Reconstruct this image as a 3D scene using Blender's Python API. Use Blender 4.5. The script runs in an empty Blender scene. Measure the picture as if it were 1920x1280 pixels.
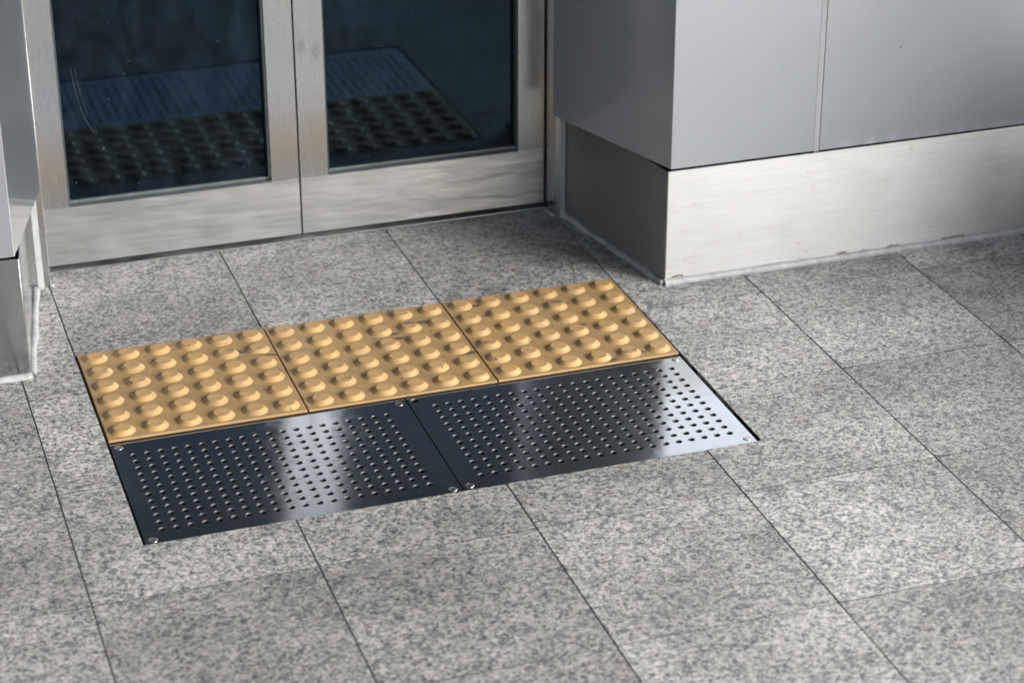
import bpy, bmesh, math, random
from mathutils import Vector, Matrix
random.seed(7)
R = math.radians
scene = bpy.context.scene
COL = scene.collection

# ------------------------------------------------------------------ camera
cam_d = bpy.data.cameras.new('camera')
cam = bpy.data.objects.new('camera', cam_d)
COL.objects.link(cam)
cam_d.sensor_width = 36.0
cam_d.lens = 78.245
cam_d.clip_start = 0.05
cam_d.clip_end = 500
right = Vector((0.94698067, -0.3212857, -0.00176561))
down = Vector((-0.14234013, -0.41460425, -0.89880065))
fwd = Vector((0.28803976, 0.85139815, -0.43835406))
m = Matrix((right, -down, -fwd)).transposed().to_4x4()
m.translation = (-0.35659, -2.89424, 1.55532)
cam.matrix_world = m
cam_d.dof.use_dof = True
cam_d.dof.focus_distance = 3.36
cam_d.dof.aperture_fstop = 4.0
scene.camera = cam

# ------------------------------------------------------------------ light
SUN_AZ, SUN_EL = R(47), R(26)          # azimuth measured from -Y towards +X
sun_vec = Vector((math.sin(SUN_AZ)*math.cos(SUN_EL), -math.cos(SUN_AZ)*math.cos(SUN_EL), math.sin(SUN_EL)))
world = bpy.data.worlds.new('World')
scene.world = world
world.use_nodes = True
wn = world.node_tree
sky = wn.nodes.new('ShaderNodeTexSky')
sky.sky_type = 'NISHITA'
sky.sun_disc = False
sky.sun_elevation = SUN_EL
sky.sun_rotation = math.atan2(sun_vec.x, sun_vec.y)
sky.air_density = 1.0
sky.dust_density = 2.5
bg = wn.nodes['Background']
bg.inputs['Strength'].default_value = 0.15
wn.links.new(sky.outputs[0], bg.inputs['Color'])
sun_d = bpy.data.lights.new('sun', 'SUN')
sun_d.energy = 4.8
sun_d.angle = R(29)
sun_d.color = (1.0, 0.99, 0.97)
sun = bpy.data.objects.new('sun', sun_d)
COL.objects.link(sun)
sun.rotation_euler = (-sun_vec).to_track_quat('-Z', 'Y').to_euler()
scene.view_settings.view_transform = 'Standard'
scene.view_settings.look = 'None'
scene.view_settings.gamma = 1.0
scene.view_settings.use_curve_mapping = False
scene.view_settings.exposure = 0.68

# ------------------------------------------------------------------ node helpers
class NT:
    def __init__(self, name):
        self.mat = bpy.data.materials.new(name)
        self.mat.use_nodes = True
        self.t = self.mat.node_tree
        self.t.nodes.clear()
        self.out = self.t.nodes.new('ShaderNodeOutputMaterial')
    def n(self, kind, ins=None, **props):
        nd = self.t.nodes.new('ShaderNode' + kind)
        for k, v in props.items():
            setattr(nd, k, v)
        for k, v in (ins or {}).items():
            self.set(nd.inputs[k], v)
        return nd
    def set(self, sock, v):
        if isinstance(v, bpy.types.NodeSocket):
            self.t.links.new(v, sock)
        else:
            if isinstance(v, (tuple, list)) and sock.type == 'RGBA' and len(v) == 3:
                v = (*v, 1)
            sock.default_value = v
    def math(self, op, a, b=0.0, clamp=False):
        nd = self.n('Math', {0: a, 1: b}, operation=op, use_clamp=clamp)
        return nd.outputs[0]
    def mix(self, fac, a, b, mode='MIX'):
        nd = self.n('Mix', data_type='RGBA', blend_type=mode)
        self.set(nd.inputs[0], fac); self.set(nd.inputs[6], a); self.set(nd.inputs[7], b)
        return nd.outputs[2]
    def ramp(self, fac, stops, interp='LINEAR'):
        nd = self.n('ValToRGB', {0: fac})
        cr = nd.color_ramp
        cr.interpolation = interp
        while len(cr.elements) < len(stops):
            cr.elements.new(0.5)
        for e, (p, c) in zip(cr.elements, stops):
            e.position = p
            e.color = (c, c, c, 1) if isinstance(c, (int, float)) else (*c, 1)
        return nd.outputs[0]
    def rng(self, v, a, b, c, d):
        nd = self.n('MapRange', {0: v, 1: a, 2: b, 3: c, 4: d})
        return nd.outputs[0]
    def pos(self, scale=(1, 1, 1), rot=(0, 0, 0), offset=None):
        g = self.n('NewGeometry').outputs['Position']
        if offset is not None:
            g = self.n('VectorMath', {0: g, 1: offset}, operation='ADD').outputs[0]
        mp = self.n('Mapping', {'Vector': g, 'Scale': scale, 'Rotation': rot})
        return mp.outputs[0]
    def noise(self, vec, scale, detail=3, rough=0.5, dist=0.0):
        return self.n('TexNoise', {'Vector': vec, 'Scale': scale, 'Detail': detail, 'Roughness': rough, 'Distortion': dist}).outputs[0]
    def bump(self, h, strength, dist, normal=None):
        ins = {'Height': h, 'Strength': strength, 'Distance': dist}
        if normal is not None:
            ins['Normal'] = normal
        return self.n('Bump', ins).outputs[0]
    def bsdf(self, **kw):
        names = {'color': 'Base Color', 'metal': 'Metallic', 'rough': 'Roughness', 'normal': 'Normal', 'ior': 'IOR',
                 'spec': 'Specular IOR Level', 'aniso': 'Anisotropic', 'tangent': 'Tangent', 'trans': 'Transmission Weight',
                 'coat': 'Coat Weight', 'coat_rough': 'Coat Roughness'}
        nd = self.n('BsdfPrincipled')
        for k, v in kw.items():
            self.set(nd.inputs[names[k]], v)
        self.t.links.new(nd.outputs[0], self.out.inputs[0])
        return nd

def rand_offset(a, k=37.0):
    oi = a.n('ObjectInfo')
    r = oi.outputs['Random']
    c = a.n('CombineXYZ', {0: a.math('MULTIPLY', r, k), 1: a.math('MULTIPLY', r, k*1.7), 2: a.math('MULTIPLY', r, k*0.6)})
    return c.outputs[0], r

# ------------------------------------------------------------------ materials
# places where shoes and trolleys have left black rubber on the tiles (x, y, size)
MARKS = [(0.239, 0.228, 0.008), (0.252, 0.223, 0.006), (0.528, 0.232, 0.010), (0.545, 0.240, 0.006), (0.779, 0.230, 0.010), (0.491, 0.212, 0.007), (0.497, 0.194, 0.006),
         (0.586, 0.108, 0.008), (0.790, 0.146, 0.006), (0.783, 0.011, 0.010), (0.815, 0.020, 0.007), (0.175, 0.090, 0.005), (0.384, 0.075, 0.006), (0.615, 0.123, 0.008),
         (0.137, 0.189, 0.004), (0.077, 0.228, 0.005), (0.655, 0.270, 0.007), (0.660, 0.228, 0.006), (0.842, 0.022, 0.007), (0.728, 0.108, 0.005)]
STAINS_AND_SHADE = [(0.853, -0.438, 0.030), (0.905, -0.434, 0.022), (0.692, 0.360, 0.014), (0.878, -0.330, 0.022), (0.824, -0.327, 0.016), (0.620, 0.318, 0.022), (0.294, 0.327, 0.016),
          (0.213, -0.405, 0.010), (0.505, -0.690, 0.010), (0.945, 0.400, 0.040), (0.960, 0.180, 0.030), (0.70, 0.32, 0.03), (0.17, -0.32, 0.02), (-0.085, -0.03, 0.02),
          (1.05, 0.228, 0.020), (1.22, 0.232, 0.025), (1.38, 0.225, 0.030), (1.55, 0.220, 0.045), (0.885, 0.56, 0.030), (0.45, 0.625, 0.015), (1.42, -0.12, 0.02), (1.13, -0.13, 0.015)]  # spots along wall bases and door corners paint in the shade there
def mat_granite():
    a = NT('granite')
    off, rnd = rand_offset(a)
    v = a.pos((1, 1.2, 1), (0, 0, 0.35), off)
    warp = a.n('TexNoise', {'Vector': v, 'Scale': 150.0, 'Detail': 2.0}).outputs['Color']
    wv = a.n('VectorMath', {0: v, 1: a.n('VectorMath', {0: warp, 'Scale': 0.011}, operation='SCALE').outputs[0]}, operation='ADD').outputs[0]
    cell = a.n('TexVoronoi', {'Vector': wv, 'Scale': 250.0, 'Randomness': 1.0}, feature='F1').outputs['Color']
    cellv = a.n('SeparateColor', {0: cell}).outputs[0]
    fine = a.n('TexVoronoi', {'Vector': wv, 'Scale': 430.0, 'Randomness': 1.0}, feature='F1').outputs['Color']
    finev = a.n('SeparateColor', {0: fine}).outputs[1]
    n1 = a.noise(v, 120, 4, 0.62, 0.6)
    n2 = a.noise(v, 400, 3, 0.65, 0.3)
    n3 = a.noise(v, 26, 3, 0.6, 0.3)
    n4 = a.noise(v, 4.5, 3, 0.55)
    s = a.math('ADD', a.math('MULTIPLY', a.math('SUBTRACT', n1, 0.5), 0.40), a.math('MULTIPLY', a.math('SUBTRACT', n2, 0.5), 0.25))
    s = a.math('ADD', s, a.math('MULTIPLY', a.math('SUBTRACT', cellv, 0.5), 0.17))
    s = a.math('ADD', s, a.math('MULTIPLY', a.math('SUBTRACT', finev, 0.5), 0.14))
    s = a.math('ADD', a.math('ADD', s, 0.5), a.math('MULTIPLY', a.math('SUBTRACT', n3, 0.5), 0.14))
    base = a.ramp(s, [(0.36, (0.046, 0.050, 0.058)), (0.43, (0.115, 0.121, 0.130)), (0.48, (0.232, 0.236, 0.236)), (0.54, (0.365, 0.364, 0.352)), (0.63, (0.50, 0.492, 0.472))])
    # rosy feldspar patches
    pink = a.ramp(a.noise(v, 22, 4, 0.65, 0.6), [(0.60, 0.0), (0.70, 0.45)])
    base = a.mix(pink, base, a.mix(1.0, base, (1.10, 0.90, 0.80), 'MULTIPLY'))
    # dull walked-in grime, different for every slab
    soil = a.ramp(n4, [(0.30, 0.72), (0.62, 1.05)])
    base = a.mix(1.0, base, soil, 'MULTIPLY')
    tone = a.rng(rnd, 0, 1, 0.78, 1.10)
    base = a.mix(1.0, base, a.n('CombineColor', {0: tone, 1: tone, 2: tone}).outputs[0], 'MULTIPLY')
    # dark spots of old chewing gum and oil
    vp = a.pos((1, 1, 1))
    sp = a.n('TexVoronoi', {'Vector': vp, 'Scale': 7.0, 'Randomness': 1.0}, feature='F1').outputs['Distance']
    spm = a.ramp(a.math('ADD', sp, a.math('MULTIPLY', a.noise(vp, 60, 2), 0.05)), [(0.055, 0.55), (0.095, 0.0)])
    base = a.mix(spm, base, (0.10, 0.10, 0.11))
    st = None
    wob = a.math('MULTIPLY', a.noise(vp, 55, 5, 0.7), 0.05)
    for sx, sy, sr in STAINS_AND_SHADE:
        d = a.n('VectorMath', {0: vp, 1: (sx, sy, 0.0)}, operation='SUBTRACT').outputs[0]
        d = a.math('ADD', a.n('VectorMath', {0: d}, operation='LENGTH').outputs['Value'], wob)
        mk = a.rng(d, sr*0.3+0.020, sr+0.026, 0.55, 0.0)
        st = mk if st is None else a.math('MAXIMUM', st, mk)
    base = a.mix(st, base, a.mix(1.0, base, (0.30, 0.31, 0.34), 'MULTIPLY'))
    h = a.math('ADD', n1, a.math('MULTIPLY', n2, 0.6))
    a.bsdf(color=base, rough=a.rng(s, 0.35, 0.65, 0.42, 0.62), spec=0.35, normal=a.bump(h, 0.35, 0.0012))
    return a.mat

def mat_plain(name, col, rough=0.6, metal=0.0, spec=0.5, var=0.12, scale=40):
    a = NT(name)
    v = a.pos()
    n = a.noise(v, scale, 4, 0.6)
    f = a.rng(n, 0.3, 0.7, 1-var, 1+var)
    c = a.mix(1.0, col, a.n('CombineColor', {0: f, 1: f, 2: f}).outputs[0], 'MULTIPLY')
    a.bsdf(color=c, rough=a.rng(n, 0.3, 0.7, rough-0.06, rough+0.06), metal=metal, spec=spec, normal=a.bump(n, 0.15, 0.0005))
    return a.mat

def mat_steel(name, grain='X', col=(0.52, 0.53, 0.54), rough=0.38, aniso=0.8, streak=0.25, wave=0.10, stains=0.0, spots=0.0, prints=(), rv=0.055, pits=0.0):
    """brushed stainless; grain = direction of the brush lines"""
    a = NT(name)
    sc = {'X': (0.06, 1, 1), 'Y': (1, 0.06, 1), 'Z': (1, 1, 0.06)}[grain]
    tg = {'X': (0, 0.08, 1), 'Y': (1, 0, 0.05), 'Z': (0.72, 0.69, 0)}[grain]
    off, rnd = rand_offset(a, 3.0)
    fine = a.noise(a.pos(tuple(q if q == 1 else 0.03 for q in sc), offset=off), 620, 4, 0.75)
    mid = a.noise(a.pos(sc, offset=off), 130, 3, 0.6)
    big = a.noise(a.pos(offset=off), 9, 4, 0.6)
    wv = a.noise(a.pos({'X': (0.22, 1, 1), 'Y': (1, 0.22, 1), 'Z': (1, 1, 0.22)}[grain], offset=off), 34, 2, 0.45, 0.4)
    f = a.rng(a.math('ADD', a.math('MULTIPLY', fine, 0.7), a.math('MULTIPLY', mid, 0.3)), 0.35, 0.65, 1-streak*0.5, 1+streak*0.5)
    c = a.mix(1.0, col, a.n('CombineColor', {0: f, 1: f, 2: f}).outputs[0], 'MULTIPLY')
    ro = a.math('ADD', a.rng(big, 0.3, 0.7, rough-rv, rough+rv), a.math('MULTIPLY', a.math('SUBTRACT', mid, 0.5), streak*0.5))
    metal = 1.0
    if stains > 0:
        vs = a.pos((1, 1, 1), offset=off)
        st = a.ramp(a.noise(vs, 60, 5, 0.7, 0.4), [(0.60, 0.0), (0.70, 1.0)])
        stb = a.ramp(a.noise(vs, 7, 3, 0.5), [(0.42, 0.0), (0.62, 1.0)])
        sm = a.math('MULTIPLY', a.math('MULTIPLY', st, stb), stains)
        c = a.mix(sm, c, (0.30, 0.27, 0.23))
        metal = a.math('SUBTRACT', 1.0, a.math('MULTIPLY', sm, 0.6))
    if spots > 0:
        vd = a.n('TexVoronoi', {'Vector': a.pos(offset=off), 'Scale': 26.0}, feature='F1').outputs['Distance']
        dm = a.ramp(vd, [(0.035, spots), (0.05, 0.0)])
        c = a.mix(dm, c, (0.78, 0.77, 0.74))
    if pits > 0:
        vq = a.pos(offset=off)
        vd = a.n('TexVoronoi', {'Vector': vq, 'Scale': 48.0}, feature='F1').outputs['Distance']
        ps = a.ramp(a.noise(vq, 11, 3), [(0.50, 0.0), (0.58, pits)])
        c = a.mix(a.math('MULTIPLY', a.ramp(a.math('ADD', vd, a.math('MULTIPLY', a.noise(vq, 300, 2), 0.1)), [(0.13, 1.0), (0.20, 0.0)]), ps), c, (0.28, 0.27, 0.25))
    for px, pz in prints:                      # greasy finger marks
        g = a.n('NewGeometry').outputs['Position']
        d = a.n('VectorMath', {0: g, 1: (px, 0.637, pz)}, operation='SUBTRACT').outputs[0]
        d = a.n('VectorMath', {0: d, 1: (1.0, 1.0, 0.55)}, operation='MULTIPLY').outputs[0]
        d = a.n('VectorMath', {0: d}, operation='LENGTH').outputs['Value']
        pm = a.ramp(a.math('ADD', d, a.math('MULTIPLY', a.noise(g, 120, 2), 0.006)), [(0.0085, 0.38), (0.0125, 0.0)])
        c = a.mix(pm, c, (0.25, 0.25, 0.25))
    nrm = a.bump(wv, wave, 0.006)
    a.bsdf(color=c, metal=metal, rough=ro, aniso=aniso, tangent=a.n('CombineXYZ', {0: tg[0], 1: tg[1], 2: tg[2]}).outputs[0], normal=nrm)
    return a.mat

def mat_plate():
    a = NT('plate_steel')
    off, rnd = rand_offset(a, 3.0)
    v = a.pos(offset=off)
    n = a.noise(v, 8, 4, 0.6)
    sm = a.noise(v, 26, 5, 0.65, 1.2)
    fine = a.noise(a.pos((1, 0.05, 1), offset=off), 700, 2, 0.6)
    c = a.mix(a.ramp(sm, [(0.45, 0.0), (0.70, 0.45)]), (0.43, 0.455, 0.485), (0.38, 0.40, 0.42))
    ro = a.math('ADD', a.rng(n, 0.3, 0.7, 0.09, 0.15), a.ramp(sm, [(0.5, 0.0), (0.72, 0.10)]))
    nrm = a.bump(n, 0.06, 0.004)
    a.bsdf(color=c, metal=0.978, rough=ro, aniso=0.35, tangent=a.n('CombineXYZ', {0: 1.0, 1: 0.06, 2: 0.03}).outputs[0], normal=nrm)
    return a.mat

def mat_yellow(name, cap=False, clean=0.0):
    a = NT(name)
    v = a.pos()
    big = a.noise(v, 7, 4, 0.6)
    mid = a.noise(v, 38, 5, 0.65, 0.5)
    base = a.mix(a.ramp(big, [(0.35, 0.0), (0.66, 1.0)]), *(((0.40, 0.258, 0.108), (0.355, 0.235, 0.108)) if clean else ((0.325, 0.205, 0.085), (0.26, 0.170, 0.080))))
    dust = a.ramp(mid, [(0.44, 0.0), (0.68, 0.55)])
    base = a.mix(dust, base, (0.23, 0.155, 0.085))
    # smeared black rubber marks and grit
    rub = a.ramp(a.noise(a.pos((1, 2.2, 1), (0, 0, 0.5)), 30, 6, 0.72, 0.9), [(0.585, 0.0), (0.67, 0.65)])
    base = a.mix(rub, base, (0.085, 0.075, 0.065))
    vo = a.n('TexVoronoi', {'Vector': v, 'Scale': 60.0}, feature='F1').outputs['Distance']
    sel = a.ramp(a.noise(v, 21, 3), [(0.49, 0.0), (0.56, 1.0)])
    base = a.mix(a.math('MULTIPLY', a.ramp(vo, [(0.085, 0.9), (0.14, 0.0)]), sel), base, (0.05, 0.045, 0.04))
    marks = 0.0
    wob = a.math('MULTIPLY', a.noise(v, 170, 4, 0.7), 0.012)
    for mx, my, mr in ([] if clean and not cap else MARKS):
        d = a.n('VectorMath', {0: v, 1: (mx, my, 0.003)}, operation='SUBTRACT').outputs[0]
        d = a.n('VectorMath', {0: d, 1: (0.55, 1.7, 1.0)}, operation='MULTIPLY').outputs[0]
        d = a.math('ADD', a.n('VectorMath', {0: d}, operation='LENGTH').outputs['Value'], wob)
        mr = mr*1.6
        mk = a.rng(d, mr*0.6+0.0045, mr*0.9+0.006, 0.9, 0.0)
        marks = a.math('MAXIMUM', marks, mk)
    base = a.mix(marks, base, (0.055, 0.05, 0.045))
    if cap:
        base = a.mix(1.0, base, (1.42, 1.40, 1.36), 'MULTIPLY')          # tops rubbed clean by shoes
        g = a.n('TexWave', {'Vector': a.pos((1, 0.6, 1)), 'Scale': 210.0, 'Distortion': 0.0}, wave_type='BANDS', bands_direction='X').outputs['Fac']
        g2 = a.n('TexWave', {'Vector': a.pos((1, 1, 1)), 'Scale': 160.0, 'Distortion': 0.0}, wave_type='BANDS', bands_direction='Y').outputs['Fac']
        gg = a.math('MULTIPLY', g, g2)
        base = a.mix(a.ramp(gg, [(0.15, 0.6), (0.7, 0.0)]), base, (0.20, 0.125, 0.06))
        nrm = a.bump(gg, 0.6, 0.0006)
        a.bsdf(color=base, rough=0.55, spec=0.4, normal=nrm)
    else:
        a.bsdf(color=base, rough=a.rng(mid, 0.3, 0.7, 0.38, 0.55), spec=0.45, normal=a.bump(mid, 0.06, 0.001))
    return a.mat

def mat_panel():
    a = NT('painted_aluminium')
    off, rnd = rand_offset(a, 2.0)
    big = a.noise(a.pos(offset=off), 2.6, 2, 0.4)
    fine = a.noise(a.pos((1, 1, 0.2), offset=off), 800, 2, 0.6)
    v = a.pos(offset=off)
    dv = a.n('TexVoronoi', {'Vector': v, 'Scale': 5.0}, feature='F1').outputs['Distance']
    dents = a.ramp(dv, [(0.0, 0.0), (0.045, 1.0)])
    nrm = a.bump(big, 0.06, 0.02)
    nrm = a.bump(dents, 0.25, 0.0012, nrm)
    f = a.rng(fine, 0.3, 0.7, 0.97, 1.03)
    c = a.mix(1.0, (0.325, 0.348, 0.388), a.n('CombineColor', {0: f, 1: f, 2: f}).outputs[0], 'MULTIPLY')
    a.bsdf(color=c, metal=1.0, rough=0.56, coat=1.0, coat_rough=0.10, normal=nrm)
    return a.mat

def mat_glass():
    a = NT('tinted_glass')
    g = a.n('BsdfPrincipled', {'Base Color': (0.10, 0.20, 0.27, 1), 'Transmission Weight': 1.0, 'Roughness': 0.03, 'IOR': 1.60, 'Specular Tint': (0.25, 0.42, 0.58, 1)})
    v = a.pos()
    smear = a.ramp(a.noise(a.pos((1.6, 1, 0.7), (0, 0.5, 0)), 7, 5, 0.6, 2.2), [(0.42, 0.003), (0.75, 0.018)])
    vo = a.n('TexVoronoi', {'Vector': v, 'Scale': 55.0}, feature='F1').outputs['Distance']
    sel = a.ramp(a.noise(v, 31, 2), [(0.50, 0.0), (0.56, 1.0)])
    dots = a.math('MULTIPLY', a.ramp(vo, [(0.03, 0.35), (0.06, 0.0)]), sel)
    d = a.n('BsdfDiffuse', {'Color': (0.36, 0.52, 0.74, 1)})
    mx = a.n('MixShader', {0: a.math('ADD', smear, dots, True), 1: g.outputs[0], 2: d.outputs[0]})
    a.t.links.new(mx.outputs[0], a.out.inputs[0])
    return a.mat

M = dict(
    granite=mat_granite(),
    grout=mat_plain('grout', (0.045, 0.045, 0.047), 0.85, spec=0.2, var=0.3, scale=120),
    grout_pale=mat_plain('grout_pale', (0.17, 0.17, 0.165), 0.85, spec=0.2, var=0.3, scale=90),
    yellow=mat_yellow('tactile_yellow_walked'),
    stud=mat_yellow('tactile_yellow_stud', clean=1.0),
    cap=mat_yellow('tactile_yellow_ribbed', True, 1.0),
    plate=mat_plate(),
    hole=mat_plain('hole_wall_steel', (0.15, 0.15, 0.155), 0.5, metal=0.7),
    screw=mat_plain('screw_steel', (0.62, 0.62, 0.61), 0.34, metal=1.0),
    black=mat_plain('black_void', (0.012, 0.012, 0.014), 0.8, spec=0.1),
    rail=mat_steel('door_rail_steel', 'X', rough=0.36, aniso=0.75, streak=0.22, wave=0.35, spots=0.8),
    stile=mat_steel('door_stile_steel', 'Z', rough=0.27, aniso=0.5, streak=0.08, wave=0.0, rv=0.008, prints=((0.461, 0.352), (0.487, 0.340))),
    kick=mat_steel('kick_steel', 'X', col=(0.39, 0.40, 0.412), rough=0.50, aniso=0.75, streak=0.15, wave=0.03, stains=0.75, rv=0.03, pits=0.6),
    kick_side=mat_steel('kick_side_steel', 'X', col=(0.44, 0.445, 0.45), rough=0.16, aniso=0.4, streak=0.10, wave=0.03),
    panel=mat_panel(),
    strip=mat_plain('joint_silicone', (0.25, 0.25, 0.27), 0.45, var=0.05),
    bead=mat_plain('sealant', (0.29, 0.30, 0.315), 0.5, var=0.22, scale=60),
    white_bead=mat_plain('white_sealant', (0.30, 0.32, 0.33), 0.5, var=0.12, scale=60),
    gasket=mat_plain('gasket_rubber', (0.03, 0.045, 0.05), 0.4, var=0.1),
    bead_metal=mat_plain('glazing_bead_metal', (0.16, 0.19, 0.20), 0.35, metal=0.6),
    glass=mat_glass(),
    interior=mat_plain('dark_interior', (0.03, 0.03, 0.035), 0.7),
    shade_roof_grey=mat_plain('shade_roof_paint', (0.22, 0.225, 0.23), 0.5),
    wing=mat_plain('fill_blocker_dark', (0.04, 0.043, 0.048), 0.6, spec=0.2),  # added left wall, kept dark to cut bounce light
    column=mat_plain('blocker_paint', (0.20, 0.21, 0.22), 0.5),
    drip=mat_plain('dried_drip', (0.03, 0.038, 0.048), 0.7),
    rust=mat_plain('rust', (0.15, 0.10, 0.06), 0.8, var=0.4, scale=300),
    twig=mat_plain('twig_bark', (0.05, 0.04, 0.03), 0.8),
)

# ------------------------------------------------------------------ mesh helpers
def tag(o, label=None, cat=None, group=None, kind=None):
    if label: o['label'] = label
    if cat: o['category'] = cat
    if group: o['group'] = group
    if kind: o['kind'] = kind
    return o
def link(name, me, parent=None, loc=None):
    o = bpy.data.objects.new(name, me)
    COL.objects.link(o)
    if parent is not None:
        o.parent = parent
        if loc is None and parent.type == 'EMPTY':
            o.location = -Vector(parent.location)      # geometry is written in world coordinates
    if loc is not None:
        o.location = loc
    return o
def mesh(name, verts, faces, mat, smooth=False):
    me = bpy.data.meshes.new(name)
    me.from_pydata([tuple(v) for v in verts], [], faces)
    me.materials.append(mat)
    if smooth:
        me.polygons.foreach_set('use_smooth', [True]*len(me.polygons))
    me.update()
    return me
def empty(name, loc):
    o = bpy.data.objects.new(name, None)
    o.empty_display_size = 0.05
    o.location = loc
    COL.objects.link(o)
    return o
def bm_mesh(name, bm, mat, smooth=False):
    bmesh.ops.recalc_face_normals(bm, faces=bm.faces[:])
    me = bpy.data.meshes.new(name)
    bm.to_mesh(me); bm.free()
    me.materials.append(mat)
    if smooth:
        me.polygons.foreach_set('use_smooth', [True]*len(me.polygons))
    return me
def box_mesh(name, x0, x1, y0, y1, z0, z1, mat, bev=0.0, seg=2):
    bm = bmesh.new()
    bmesh.ops.create_cube(bm, size=1.0)
    for v in bm.verts:
        v.co = Vector((x0 if v.co.x < 0 else x1, y0 if v.co.y < 0 else y1, z0 if v.co.z < 0 else z1))
    if bev > 0:
        bmesh.ops.bevel(bm, geom=bm.edges[:], offset=bev, segments=seg, affect='EDGES', profile=0.5)
    return bm_mesh(name, bm, mat)
def prism_mesh(name, poly, z0, z1, mat, bev=0.0, wob=0.0):
    bm = bmesh.new()
    pts = []
    n = len(poly)
    for i in range(n):                      # edges slightly uneven, as sawn stone
        a, b = Vector(poly[i]), Vector(poly[(i+1) % n])
        k = max(1, int((b-a).length/0.06)) if wob > 0 else 1
        for j in range(k):
            p = a.lerp(b, j/k)
            if wob > 0 and j > 0:
                p = p + Vector((random.uniform(-wob, wob), random.uniform(-wob, wob)))
            pts.append(p)
    vs = [bm.verts.new((p.x, p.y, z1)) for p in pts]
    f = bm.faces.new(vs)
    if f.normal.z < 0: f.normal_flip()
    r = bmesh.ops.extrude_face_region(bm, geom=[f])
    for e in r['geom']:
        if isinstance(e, bmesh.types.BMVert):
            e.co.z = z0
    bm.faces.ensure_lookup_table()
    if bev > 0:
        te = [e for e in bm.edges if abs(e.verts[0].co.z-z1) < 1e-6 and abs(e.verts[1].co.z-z1) < 1e-6]
        bmesh.ops.bevel(bm, geom=te, offset=bev, segments=1, affect='EDGES')
    return bm_mesh(name, bm, mat)
def sheet_mesh(name, path, thick, z0, z1, mat, rad=0.002, left=True, dents=()):
    """folded sheet metal: plan polyline, outer face on the path, thickness towards the inside"""
    pts = [Vector(p) for p in path]
    out = [pts[0]]
    for i in range(1, len(pts)-1):
        a, b, c = pts[i-1], pts[i], pts[i+1]
        if abs((a-b).normalized().dot((c-b).normalized())+1) < 1e-6:
            out.append(b); continue
        d1 = (a-b).normalized(); d2 = (c-b).normalized()
        ang = math.acos(max(-1, min(1, d1.dot(d2))))
        t = rad/math.tan(ang/2)
        p1, p2 = b+d1*t, b+d2*t
        cen = b+(d1+d2).normalized()*(rad/math.sin(ang/2))
        a1 = math.atan2(*(p1-cen).yx); a2 = math.atan2(*(p2-cen).yx)
        da = (a2-a1+math.pi) % (2*math.pi)-math.pi
        for k in range(7):
            q = a1+da*k/6
            out.append(cen+Vector((math.cos(q), math.sin(q)))*rad)
    out.append(pts[-1])
    inner = []
    for i, p in enumerate(out):
        d = (out[min(i+1, len(out)-1)]-out[max(i-1, 0)]).normalized()
        nrm = Vector((-d.y, d.x)) if left else Vector((d.y, -d.x))
        inner.append(p+nrm*thick)
    n = len(out)
    V, F = [], []
    eb = 0.0006                              # tiny rolled top and bottom edge
    def knocked(amount):
        return [p-Vector((0, sum(0.6*a_*amount*math.exp(-((p.x-c_)/w_)**2) for c_, w_, a_ in dents))) for p in out]
    rows = [(inner, z0), (out, z0+eb), (out, z1-eb), (inner, z1)]
    if dents:
        rows = [(inner, z0), (knocked(1.0), z0+eb), (knocked(0.75), z0+0.004), (knocked(0.2), z0+0.009), (out, z0+0.014), (out, z1-eb), (inner, z1)]
    for pp, z in rows:
        V += [(p.x, p.y, z) for p in pp]
    nr = len(rows)
    for r in range(nr-1):
        for i in range(n-1):
            F.append((r*n+i, r*n+i+1, (r+1)*n+i+1, (r+1)*n+i))
    for i in range(n-1):
        F.append(((nr-1)*n+i, (nr-1)*n+i+1, i+1, i))
    F.append(tuple(r*n for r in range(nr))); F.append(tuple(r*n+n-1 for r in range(nr)))
    bm = bmesh.new()
    vs = [bm.verts.new(v) for v in V]
    for f in F: bm.faces.new([vs[i] for i in f])
    return bm_mesh(name, bm, mat)
def bead_mesh(name, path, rad, mat, lump=0.2, seed=0, vertical=0.0, step=0.008):
    """hand-run sealant: a lumpy round bead along a path"""
    rng = random.Random(seed)
    pts = [Vector((*p, 0)) if len(p) == 2 else Vector(p) for p in path]
    P = []
    for a, b in zip(pts, pts[1:]):
        k = max(1, int((b-a).length/step))
        P += [a.lerp(b, j/k) for j in range(k)]
    P.append(pts[-1])
    n = len(P); V, F = [], []
    ph = [rng.uniform(0, 6.28) for _ in range(4)]
    S = 10
    for i, p in enumerate(P):
        d = (P[min(i+1, n-1)]-P[max(i-1, 0)]).normalized()
        side = d.cross(Vector((0, 0, 1)))
        if side.length < 1e-4: side = Vector((1, 0, 0))
        side.normalize(); up = side.cross(d).normalized()
        s = i*step
        w = 1+lump*(0.6*math.sin(s*31+ph[0])+0.5*math.sin(s*73+ph[1])+0.35*math.sin(s*150+ph[2]))+rng.uniform(-.04, .04)
        off = side*(rad*lump*0.8*math.sin(s*47+ph[3]))
        for k in range(S):
            q = 2*math.pi*k/S
            V.append(p+off+side*math.cos(q)*rad*w+up*math.sin(q)*rad*w*(1+vertical))
    for i in range(n-1):
        for k in range(S):
            F.append((i*S+k, i*S+(k+1) % S, (i+1)*S+(k+1) % S, (i+1)*S+k))
    F.append(tuple(range(S))); F.append(tuple((n-1)*S+k for k in range(S)))
    return mesh(name, V, F, mat, True)

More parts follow.
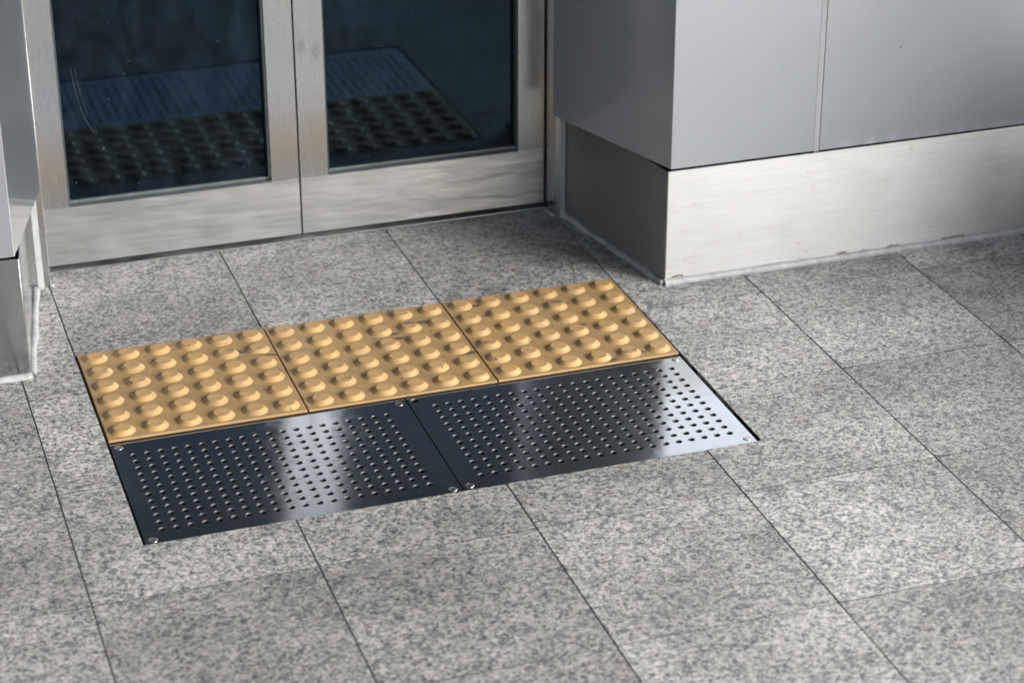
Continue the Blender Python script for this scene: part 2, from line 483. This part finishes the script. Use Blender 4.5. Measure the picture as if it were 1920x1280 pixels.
# ------------------------------------------------------------------ floor of granite slabs
FX = [-1.305, -1.0, -0.697, -0.393, -0.093, 0.207, 0.511, 0.817, 1.120, 1.410, 1.712, 2.014, 2.318, 2.620]
FY = [0.770, 0.468, 0.168, -0.129, -0.431, -0.733, -1.036, -1.338, -1.640, -1.942, -2.244]
IX0, IX1, IY0, IY1 = -0.0035, 0.9045, -0.3035, 0.640      # recess of tactile tiles, plates and door apron
bed_v, bed_f = [], []
def quad(V, F, x0, x1, y0, y1, z):
    i = len(V); V += [(x0, y0, z), (x1, y0, z), (x1, y1, z), (x0, y1, z)]; F.append((i, i+1, i+2, i+3))
quad(bed_v, bed_f, FX[0], IX0-0.002, FY[-1], FY[0], -0.0006)
quad(bed_v, bed_f, IX1+0.002, FX[-1], FY[-1], FY[0], -0.0006)
quad(bed_v, bed_f, IX0-0.002, IX1+0.002, FY[-1], IY0-0.006, -0.0006)
quad(bed_v, bed_f, IX0-0.002, IX1+0.002, -0.0005, FY[0], -0.0045)
floor = link('floor', mesh('floor', bed_v, bed_f, M['grout']))
tag(floor, 'granite slab floor in front of the doors', None, None, 'structure')
def slab(poly, wob=0.0003, z=None):
    zt = random.uniform(-0.0001, 0.0004) if z is None else z
    cx = sum(p[0] for p in poly)/len(poly); cy = sum(p[1] for p in poly)/len(poly)
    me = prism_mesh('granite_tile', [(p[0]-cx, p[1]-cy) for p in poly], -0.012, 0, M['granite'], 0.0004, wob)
    o = link('granite_tile', me, floor, (cx, cy, zt))
    o.rotation_euler = (random.uniform(-.0007, .0007), random.uniform(-.0007, .0007), random.uniform(-.0015, .0015))
    return o
GX, GY = 0.0012, 0.0013                       # half joint widths
for i in range(len(FX)-1):
    for j in range(len(FY)-1):
        x0, x1, y1, y0 = FX[i]+GX, FX[i+1]-GX, FY[j]-GY, FY[j+1]+GY
        if y0 > 0.40 and (x0 < -0.2 or x1 > 1.2):   # under the walls
            continue
        ins_x = x1 > IX0 and x0 < IX1
        ins_y = y1 > IY0 and y0 < IY1
        if not (ins_x and ins_y):
            slab([(x0, y0), (x1, y0), (x1, y1), (x0, y1)]); continue
        if y0 < IY0:                          # row that runs under the front edge of the plates
            if x0 < IX0: slab([(x0, y0), (x1, y0), (x1, IY0), (IX0, IY0), (IX0, y1), (x0, y1)])
            elif x1 > IX1: slab([(x0, y0), (x1, y0), (x1, y1), (IX1, y1), (IX1, IY0), (x0, IY0)])
            else: slab([(x0, y0), (x1, y0), (x1, IY0), (x0, IY0)])
        elif x0 < IX0: slab([(x0, y0), (IX0, y0), (IX0, y1), (x0, y1)])
        elif x1 > IX1: slab([(IX1, y0), (x1, y0), (x1, y1), (IX1, y1)])
# apron between the tactile tiles and the door, with one cut patch at the corner
AY0, AY1 = 0.3035, 0.632
slab([(-0.0015, AY0), (0.2975, AY0), (0.2975, AY1), (-0.0015, AY1)])
slab([(0.2998, AY0), (0.5975, AY0), (0.5975, AY1), (0.2998, AY1)])
slab([(0.5998, AY0), (0.8340, AY0), (0.8600, 0.3710), (0.9025, 0.3710), (0.9025, AY1), (0.5998, AY1)])
slab([(0.8352, AY0), (0.9025, AY0), (0.9025, 0.3700), (0.8607, 0.3700)], z=-0.0008)
# pavement beyond the slabs that are built one by one
pv, pf = [], []
B = 60.0
quad(pv, pf, -B, FX[0], -B, 0.9, -0.001)
quad(pv, pf, FX[-1], B, -B, 0.9, -0.001)
quad(pv, pf, FX[0], FX[-1], -B, FY[-1], -0.001)
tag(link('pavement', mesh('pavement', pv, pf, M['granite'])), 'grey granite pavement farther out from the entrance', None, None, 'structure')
# dark channel under the perforated plates
cv = [(IX0, IY0, -0.001), (IX1, IY0, -0.001), (IX1, -0.001, -0.001), (IX0, -0.001, -0.001)]
cv += [(x, y, -0.05) for x, y, z in cv]
tag(link('drain_channel', mesh('drain_channel', cv, [(4, 5, 6, 7), (0, 1, 5, 4), (1, 2, 6, 5), (2, 3, 7, 6), (3, 0, 4, 7)], M['black'])),
    'dark drain channel beneath the perforated plates', None, None, 'structure')

# ------------------------------------------------------------------ tactile tiles
def lathe(name, prof, seg, mat):
    V, F = [], []
    for r, z in prof:
        if r == 0: V.append((0, 0, z)); continue
        for k in range(seg):
            q = 2*math.pi*k/seg
            V.append((r*math.cos(q), r*math.sin(q), z))
    n = sum(1 for r, z in prof if r > 0)
    for i in range(n-1):
        for k in range(seg):
            F.append((i*seg+k, i*seg+(k+1) % seg, (i+1)*seg+(k+1) % seg, (i+1)*seg+k))
    if prof[-1][0] == 0:
        c = len(V)-1
        for k in range(seg): F.append(((n-1)*seg+k, (n-1)*seg+(k+1) % seg, c))
    return mesh(name, V, F, mat, True)
stud_me = lathe('stud', [(0.0202, -0.0004), (0.0193, 0.0003), (0.0180, 0.0013), (0.0134, 0.0053), (0.0131, 0.0056), (0.0128, 0.00575), (0.0124, 0.0058), (0.0119, 0.0058)], 32, M['stud'])
pad_me = lathe('ribbed_pad', [(0.0122, 0.0055), (0.0121, 0.0060), (0.006, 0.0060), (0, 0.0060)], 28, M['cap'])
pad_me.polygons.foreach_set('use_smooth', [False]*len(pad_me.polygons))
TZ = 0.0012
tiles = [(0.0005, 0.2992, 'yellow studded tactile tile at the left end of the row of three'),
         (0.3012, 0.5990, 'yellow studded tactile tile in the middle of the row of three'),
         (0.6010, 0.9003, 'yellow studded tactile tile at the right end, nearest the grey corner panel')]
for k, (x0, x1, lab) in enumerate(tiles):
    zt = TZ+(0.0006, 0.0, 0.0004)[k]
    y0, y1 = 0.0008, 0.3008
    e = empty('tactile_tile', ((x0+x1)/2, (y0+y1)/2, zt))
    tag(e, lab, 'tactile tile', 'yellow tactile tiles in a row before the doors')
    link('tile_base', box_mesh('tile_base', x0-e.location.x, x1-e.location.x, y0-e.location.y, y1-e.location.y, -0.012, 0, M['yellow'], 0.0012, 2), e, (0, 0, 0))
    w = (x1-x0)
    for i in range(6):
        for j in range(6):
            s = link('stud', stud_me, e, ((i+0.5)/6*w-w/2+random.uniform(-.0004, .0004), (j+0.5)/6*0.3-0.15+random.uniform(-.0004, .0004), 0))
            s.rotation_euler.z = random.uniform(-0.05, 0.05)
            link('ribbed_pad', pad_me, s, (0, 0, 0))

# ------------------------------------------------------------------ perforated plates
PZ = -0.0028
def plate_mesh(x0, x1, y0, y1, hx, hy, sx, sy):
    """hx, hy: centres of the hole columns and rows; sx, sy: screw positions"""
    px = hx[1]-hx[0]; py = hy[1]-hy[0]; sr = 0.0063; sc = 0.0068
    X = sorted({x0, x1, *[round(s+d, 6) for s in sx for d in (-sc, sc)], *[round(hx[0]-px/2+px*i, 6) for i in range(len(hx)+1)]})
    Y = sorted({y0, y1, *[round(s+d, 6) for s in sy for d in (-sc, sc)], *[round(hy[0]-py/2+py*i, 6) for i in range(len(hy)+1)]})
    V, F = [], []
    grid = {}
    def gv(x, y, z):
        key = (round(x, 6), round(y, 6), z)
        if key not in grid:
            grid[key] = len(V); V.append((x, y, z))
        return grid[key]
    T = 0.003
    N = 16
    def hole(xa, xb, ya, yb, cx, cy, r):
        cor = [(xb, yb), (xa, yb), (xa, ya), (xb, ya)]
        rings = []
        for rr, z in ((r+0.0006, 0.0), (r+0.00025, -0.00022), (r, -0.0007), (r, -T)):
            st = len(V)
            for k in range(N):
                q = 2*math.pi*k/N
                V.append((cx+rr*math.cos(q), cy+rr*math.sin(q), z))
            rings.append(st)
        a = rings[0]
        for c in range(4):                 # corner c sits between circle angles c*90 and c*90+90
            cv_ = gv(*cor[c], 0.0)
            for k in range(N//4):
                i0 = c*N//4+k
                F.append((cv_, a+(i0+1) % N, a+i0))
            nx = gv(*cor[(c+1) % 4], 0.0)
            F.append((cv_, nx, a+((c+1)*N//4) % N))
        for r0, r1 in zip(rings, rings[1:]):
            for k in range(N):
                F.append((r0+k, r0+(k+1) % N, r1+(k+1) % N, r1+k))
    for xa, xb in zip(X, X[1:]):
        for ya, yb in zip(Y, Y[1:]):
            cx, cy = (xa+xb)/2, (ya+yb)/2
            h = None
            if any(abs(cx-q) < 1e-4 for q in hx) and any(abs(cy-q) < 1e-4 for q in hy): h = 0.0047
            elif any(abs(cx-q) < 1e-4 for q in sx) and any(abs(cy-q) < 1e-4 for q in sy): h = sr
            if h: hole(xa, xb, ya, yb, cx, cy, h)
            else: F.append((gv(xa, ya, 0.0), gv(xb, ya, 0.0), gv(xb, yb, 0.0), gv(xa, yb, 0.0)))
    for a, b in (((x0, y0), (x1, y0)), ((x1, y0), (x1, y1)), ((x1, y1), (x0, y1)), ((x0, y1), (x0, y0))):
        i = len(V)
        V.extend([(*a, 0.0), (*b, 0.0), (*b, -T), (*a, -T)]); F.append((i, i+1, i+2, i+3))
    bm = bmesh.new()
    vs = [bm.verts.new(v) for v in V]
    for f in F: bm.faces.new([vs[i] for i in f])
    bmesh.ops.remove_doubles(bm, verts=bm.verts[:], dist=1e-7)
    walls = [all(math.isclose(v.co.z, 0.0, abs_tol=1e-6) for v in f.verts) for f in bm.faces]
    for f, flat in zip(bm.faces, walls):
        f.material_index = 0 if flat or len(f.verts) != 4 or min(abs(v.co.x-x0) for v in f.verts) < 1e-6 or min(abs(v.co.x-x1) for v in f.verts) < 1e-6 else 1
    me = bm_mesh('plate', bm, M['plate'])
    me.materials.append(M['hole'])
    return me
screw_me = lathe('screw', [(0.0060, -0.0012), (0.0060, -0.0001), (0.0057, 0.00025), (0.0048, 0.0005), (0, 0.0006)], 24, M['screw'])
pin_me = lathe('pin_hole', [(0.00105, 0.0002), (0.00105, 0.00072), (0, 0.00072)], 12, M['black'])
def floor_plate(x0, x1, y0, y1, hx, hy, sx, sy, missing, label):
    e = empty('floor_plate', ((x0+x1)/2, (y0+y1)/2, PZ))
    tag(e, label, 'floor plate', 'perforated steel plates in the floor')
    ox, oy = e.location.x, e.location.y
    link('plate', plate_mesh(x0-ox, x1-ox, y0-oy, y1-oy, [h-ox for h in hx], [h-oy for h in hy], [s-ox for s in sx], [s-oy for s in sy]), e, (0, 0, 0))
    for i, X in enumerate(sx):
        for j, Y in enumerate(sy):
            if (i, j) == missing: continue
            s = link('screw', screw_me, e, (X-ox, Y-oy, -0.0002))
            s.rotation_euler = (random.uniform(-.03, .03), random.uniform(-.03, .03), random.uniform(-.5, 1.0))
            for d in (-1, 1): link('pin_hole', pin_me, s, (d*0.0026, 0, 0))
    # frame bar that carries the plate edge
    for X in (x0+0.008, x1-0.008):
        link('support_bar', box_mesh('support_bar', X-ox-0.007, X-ox+0.007, y0-oy+0.002, y1-oy-0.002, -0.02, -0.0045, M['black']), e, (0, 0, 0))
floor_plate(0.0006, 0.4492, -0.3010, -0.0006, [0.0296+0.02005*i for i in range(20)], [-0.2648+0.02003*i for i in range(12)], (0.0127, 0.4373), (-0.2895, -0.0162), None,
            'perforated stainless steel floor plate on the left, with all four screws')
floor_plate(0.4512, 0.8998, -0.3000, -0.0002, [0.4877+0.0202*i for i in range(20)], [-0.2628+0.0203*i for i in range(12)], (0.4624, 0.8894), (-0.2872, -0.0135), (0, 1),
            'perforated stainless steel floor plate on the right, with one screw missing')

# ------------------------------------------------------------------ doors
DY = 0.637
def door_leaf(x0, x1, gx0, gx1, label):
    e = empty('door_leaf', ((x0+x1)/2, DY+0.02, 0.0))
    tag(e, label, 'door', 'pair of glazed stainless steel doors')
    zb, gz, zt, H = 0.0095, 0.1135, 2.02, 2.14
    for a, b in ((x0, gx0), (gx1, x1)):
        link('stile', box_mesh('stile', a, b, DY, DY+0.045, gz, zt, M['stile'], 0.0006, 1), e)
    link('bottom_rail', box_mesh('bottom_rail', x0, x1, DY, DY+0.045, zb, gz, M['rail'], 0.0006, 1), e)
    link('top_rail', box_mesh('top_rail', x0, x1, DY, DY+0.045, zt, H, M['rail'], 0.0006, 1), e)
    gy = DY+0.017
    g = link('glass_pane', box_mesh('glass_pane', gx0+0.001, gx1-0.001, gy, gy+0.006, gz+0.001, zt-0.001, M['glass']), e)
    # glazing beads round the pane: dark rubber line and a thin metal lip
    link('gasket', box_mesh('gasket', gx0+0.0003, gx1-0.0003, DY+0.0012, DY+0.0085, gz+0.0002, gz+0.0026, M['gasket'], 0.0008), e)
    link('glazing_bead', box_mesh('glazing_bead', gx0+0.0003, gx1-0.0003, DY+0.0088, gy-0.0003, gz+0.0002, gz+0.0072, M['bead_metal'], 0.0008), e)
    link('gasket', box_mesh('gasket', gx1-0.0045, gx1-0.0003, DY+0.0022, gy-0.0004, gz+0.0075, zt-0.001, M['gasket'], 0.0008), e)
    link('gasket', box_mesh('gasket', gx0+0.0003, gx0+0.0030, DY+0.0042, gy-0.0004, gz+0.0075, zt-0.001, M['gasket'], 0.0008), e)
    return e
leaf_l = door_leaf(0.0035, 0.4482, 0.0500, 0.3995, 'left stainless steel door leaf with dark tinted glass pane')
door_leaf(0.4508, 0.8995, 0.5005, 0.8510, 'right stainless steel door leaf with dark tinted glass pane')
for pts, rr in (([(0.0755, 0.6538, 0.3525), (0.0785, 0.6538, 0.3190), (0.0845, 0.6538, 0.2850), (0.0935, 0.6538, 0.2560), (0.1045, 0.6538, 0.2340)], 0.00040),
                ([(0.0812, 0.6538, 0.3490), (0.0872, 0.6538, 0.3080), (0.0965, 0.6538, 0.2650)], 0.00030),
                ([(0.3870, 0.6538, 0.3270), (0.3878, 0.6538, 0.3115)], 0.00045)):
    # dried drips and hairline scratches on the pane
    link('drip_mark', bead_mesh('drip_mark', pts, rr, M['drip'], 0.5, 31, 0, 0.004), leaf_l)
# ------------------------------------------------------------------ door frame
fr = empty('door_frame', (0.45, 0.62, 0))
tag(fr, 'stainless steel door frame of narrow jambs and threshold strip around both leaves', 'door frame')
link('jamb', box_mesh('jamb', 0.9025, 0.9400, 0.5820, 0.69, 0.0, 2.2, M['stile'], 0.0008), fr)
link('jamb', box_mesh('jamb', -0.0330, 0.0000, 0.5720, 0.69, 0.0, 2.2, M['stile'], 0.0008), fr)
link('head', box_mesh('head', 0.0003, 0.9022, 0.6000, 0.69, 2.145, 2.2, M['rail'], 0.0008), fr)
link('threshold', box_mesh('threshold', 0.0003, 0.9022, 0.6325, 0.685, -0.012, 0.0012, M['rail'], 0.0006), fr)
link('sealant_strip', box_mesh('sealant_strip', 0.9112, 0.9200, 0.5802, 0.5820, 0.0, 2.2, M['white_bead'], 0.0006), fr)
link('sealant_strip', box_mesh('sealant_strip', -0.0215, -0.0110, 0.5700, 0.5720, 0.0, 2.2, M['white_bead'], 0.0006), fr)
def blob(parent, x, y, z, r, mat, seed):
    rg = random.Random(seed)
    bm = bmesh.new()
    bmesh.ops.create_icosphere(bm, subdivisions=2, radius=r)
    for v in bm.verts:
        v.co *= rg.uniform(0.75, 1.25)
        v.co.z *= 0.7
        v.co += Vector((x, y, z))
    return link('caulk_blob', bm_mesh('caulk_blob', bm, mat, True), parent)
for x, y, r, sd in ((0.8975, 0.612, 0.0042, 1), (0.8985, 0.596, 0.0048, 2), (0.9005, 0.588, 0.0040, 3), (0.0020, 0.575, 0.0035, 4)):
    blob(fr, x, y, 0.002, r, M['white_bead'], sd)

# ------------------------------------------------------------------ clad walls left and right
KH = 0.2015
def wall(name, label):
    e = empty(name, (0, 0.4, 0))
    return tag(e, label, 'wall')
wr = wall('clad_wall', 'grey metal clad wall with steel kick plate right of the doors')
link('kick_plate', sheet_mesh('kick_plate', [(0.9205, 0.5815), (0.9788, 0.2515), (3.2, 0.2515)], 0.0015, 0.0025, KH, M['kick']), wr)
link('cladding_panel', sheet_mesh('cladding_panel', [(0.8884, 0.5592), (0.9853, 0.2555), (1.2432, 0.2555)], 0.003, KH+0.0022, 2.7, M['panel'], 0.0015), wr)
link('cladding_panel', sheet_mesh('cladding_panel', [(1.2545+0.004*i, 0.2555) for i in range(120)]+[(3.2, 0.2555)], 0.003, KH+0.0022, 2.7, M['panel'], 0.0015,
    dents=[(1.300, 0.006, 0.0011), (1.313, 0.005, 0.0009), (1.350, 0.008, 0.0012), (1.392, 0.010, 0.0008), (1.435, 0.006, 0.0011), (1.470, 0.012, 0.0010), (1.520, 0.006, 0.0012), (1.556, 0.009, 0.0010), (1.600, 0.012, 0.0012), (1.640, 0.008, 0.0010)]), wr)
link('joint_strip', box_mesh('joint_strip', 1.2440, 1.2537, 0.2562, 0.262, KH+0.0005, 2.7, M['strip'], 0.0004), wr)
link('panel_return', sheet_mesh('panel_return', [(0.8884, 0.5597), (0.93, 0.6)], 0.003, KH+0.0022, 2.7, M['panel'], 0.0015, False), wr)
core = [(0.9405, 0.578), (0.9950, 0.2600), (3.19, 0.2600), (3.19, 0.9), (0.9405, 0.9)]
link('core', prism_mesh('core', core, 0.0, 2.69, M['black']), wr)
link('sealant_bead', bead_mesh('sealant_bead', [(0.9190, 0.5830, 0.001), (0.9450, 0.4380, 0.001)], 0.0072, M['bead'], 0.38, 3), wr)
link('sealant_bead', bead_mesh('sealant_bead', [(0.9455, 0.4340, 0.001), (0.9775, 0.2500, 0.001)], 0.0070, M['bead'], 0.25, 5), wr)
link('sealant_bead', bead_mesh('sealant_bead', [(0.9775, 0.2500, 0.001), (3.2, 0.2500, 0.001)], 0.0072, M['bead'], 0.08, 8, 0.2), wr)
for x0, x1, z in ((0.9915, 1.012, 0.0105), (1.296, 1.3165, 0.0095), (1.345, 1.352, 0.0085), (1.395, 1.418, 0.0085), (1.50, 1.545, 0.0085)):
    # rust eaten along the bottom of the plate: thin ragged flake
    n = 9; V = []; rg = random.Random(int(x0*1000))
    top = [(x0+(x1-x0)*i/n, z+0.0025+rg.uniform(-.0012, .0016)) for i in range(n+1)]
    bot = [(x0+(x1-x0)*i/n, z-rg.uniform(-.0008, .0012)) for i in range(n+1)]
    V = [(x, 0.25115, q) for x, q in bot]+[(x, 0.25115, q) for x, q in top]
    F = [(i, i+1, n+2+i, n+1+i) for i in range(n)]
    link('rust_flake', mesh('rust_flake', V, F, M['rust']), wr)

for nx, nz, nr in ((1.394, 0.370, 0.0030), (1.181, 0.353, 0.0018), (1.409, 0.407, 0.0014), (1.453, 0.298, 0.0012), (1.100, 0.470, 0.0012)):
    # chips knocked into the paint of the panels
    rg = random.Random(int(nx*977)); k = 8
    V = [(nx+nr*rg.uniform(.6, 1.1)*math.cos(6.283*i/k), 0.2552, nz+nr*rg.uniform(.4, .8)*math.sin(6.283*i/k)) for i in range(k)]
    V += [(x, 0.2558, z) for x, y, z in V]
    link('paint_chip', mesh('paint_chip', V, [tuple(range(k))]+[(i, (i+1) % k, k+(i+1) % k, k+i) for i in range(k)], M['bead_metal']), wr)
wl = wall('clad_wall', 'grey metal clad wall with steel kick plate left of the doors')
link('kick_plate', sheet_mesh('kick_plate', [(-2.3, 0.2485), (-0.0768, 0.2485), (-0.0300, 0.5715)], 0.0015, 0.0025, KH-0.002, M['kick_side']), wl)
link('cladding_panel', sheet_mesh('cladding_panel', [(-2.3, 0.2520), (-0.0822, 0.2520), (-0.0076, 0.5163)], 0.003, KH+0.0005, 2.7, M['panel'], 0.0015), wl)
link('panel_return', sheet_mesh('panel_return', [(-0.0076, 0.5168), (-0.03, 0.535)], 0.003, KH+0.0005, 2.7, M['panel'], 0.0015), wl)
core = [(-2.31, 0.2580), (-0.0900, 0.2580), (-0.0400, 0.5700), (-0.0335, 0.5730), (-0.0335, 0.9), (-2.31, 0.9)]
link('core', prism_mesh('core', core, 0.0, 2.69, M['black']), wl)
link('sealant_bead', bead_mesh('sealant_bead', [(-2.3, 0.2470, 0.001), (-0.0755, 0.2470, 0.001)], 0.0062, M['bead'], 0.12, 11), wl)
link('sealant_bead', bead_mesh('sealant_bead', [(-0.0755, 0.2470, 0.001), (-0.0250, 0.5700, 0.001)], 0.0062, M['bead'], 0.15, 12), wl)

# ------------------------------------------------------------------ out of frame: added light blockers, lintel and dark interior
up = empty('shade_canopy', (0.45, 0.0, 2.2))  # roof slab added unseen to darken the light from overhead
tag(up, 'added flat grey roof blocking sky light, out of view', 'light blocker')
link('lintel_panel', box_mesh('lintel_panel', -0.02, 0.92, 0.60, 0.75, 2.2, 2.69, M['panel'], 0.002), up)
link('shade_slab', box_mesh('shade_slab', -2.6, 3.2, -2.9, 0.9, 2.7, 2.84, M['shade_roof_grey'], 0.006), up)
pil = empty('shade_box', (2.25, -0.3, 0))  # unseen box added to shade the right floor and kick plate
tag(pil, 'added low grey box shading the floor at right, out of view', 'planter')
for nm, b in (('side_wall', (2.14, 2.19, -1.2, 0.2)), ('side_wall', (2.65, 2.7, -1.2, 0.2)), ('end_wall', (2.1902, 2.6498, -1.2, -1.15)), ('end_wall', (2.1902, 2.6498, 0.15, 0.2))):
    link(nm, box_mesh(nm, *b, 0.0, 0.56, M['column'], 0.003), pil)
link('soil', box_mesh('soil', 2.1902, 2.6498, -1.1498, 0.1498, 0.02, 0.51, M['twig']), pil)  # filling of the added box, so no light passes through
cc = lathe('shaft', [(0.070, 0.0), (0.070, 2.7)], 24, M['column'])
co = empty('shade_post', (2.02, -0.34, 0.0))  # unseen post added to dim a soft band on the kick plate
tag(co, 'added round grey post dimming the right kick plate, out of view', 'column')
link('shaft', cc, co, (0, 0, 0))
link('base_plate', box_mesh('base_plate', -0.09, 0.09, -0.09, 0.09, 0.0, 0.012, M['column'], 0.002), co, (0, 0, 0))
wg = empty('fill_blocker', (-2.6, -1.5, 0.0))  # unseen wall added to cut fill light from the left
tag(wg, 'added dark wall cutting light from the left, out of view', 'building')
link('wall', box_mesh('wall', -2.6, -1.9, -5.0, 0.95, 0.0, 2.7, M['wing'], 0.003), wg)
rm = [(-0.03, 0.70, 0.0), (0.93, 0.70, 0.0), (2.4, 3.2, 0.0), (-1.6, 3.2, 0.0)]
rv = rm+[(x, y, 2.6) for x, y, z in rm]
tag(link('interior_room', mesh('interior_room', rv, [(0, 1, 2, 3), (4, 5, 6, 7), (1, 2, 6, 5), (2, 3, 7, 6), (3, 0, 4, 7)], M['interior'])),
    'dark room behind the glass doors', None, None, 'structure')

# ------------------------------------------------------------------ litter
tw = bead_mesh('twig', [(0.2660, 0.2075, TZ+0.0022), (0.2800, 0.2040, TZ+0.0020), (0.3020, 0.1965, TZ+0.0014)], 0.0006, M['twig'], 0.3, 21, 0, 0.003)
tag(link('twig', tw), 'thin dark twig lying between studs of the left yellow tile', 'twig')
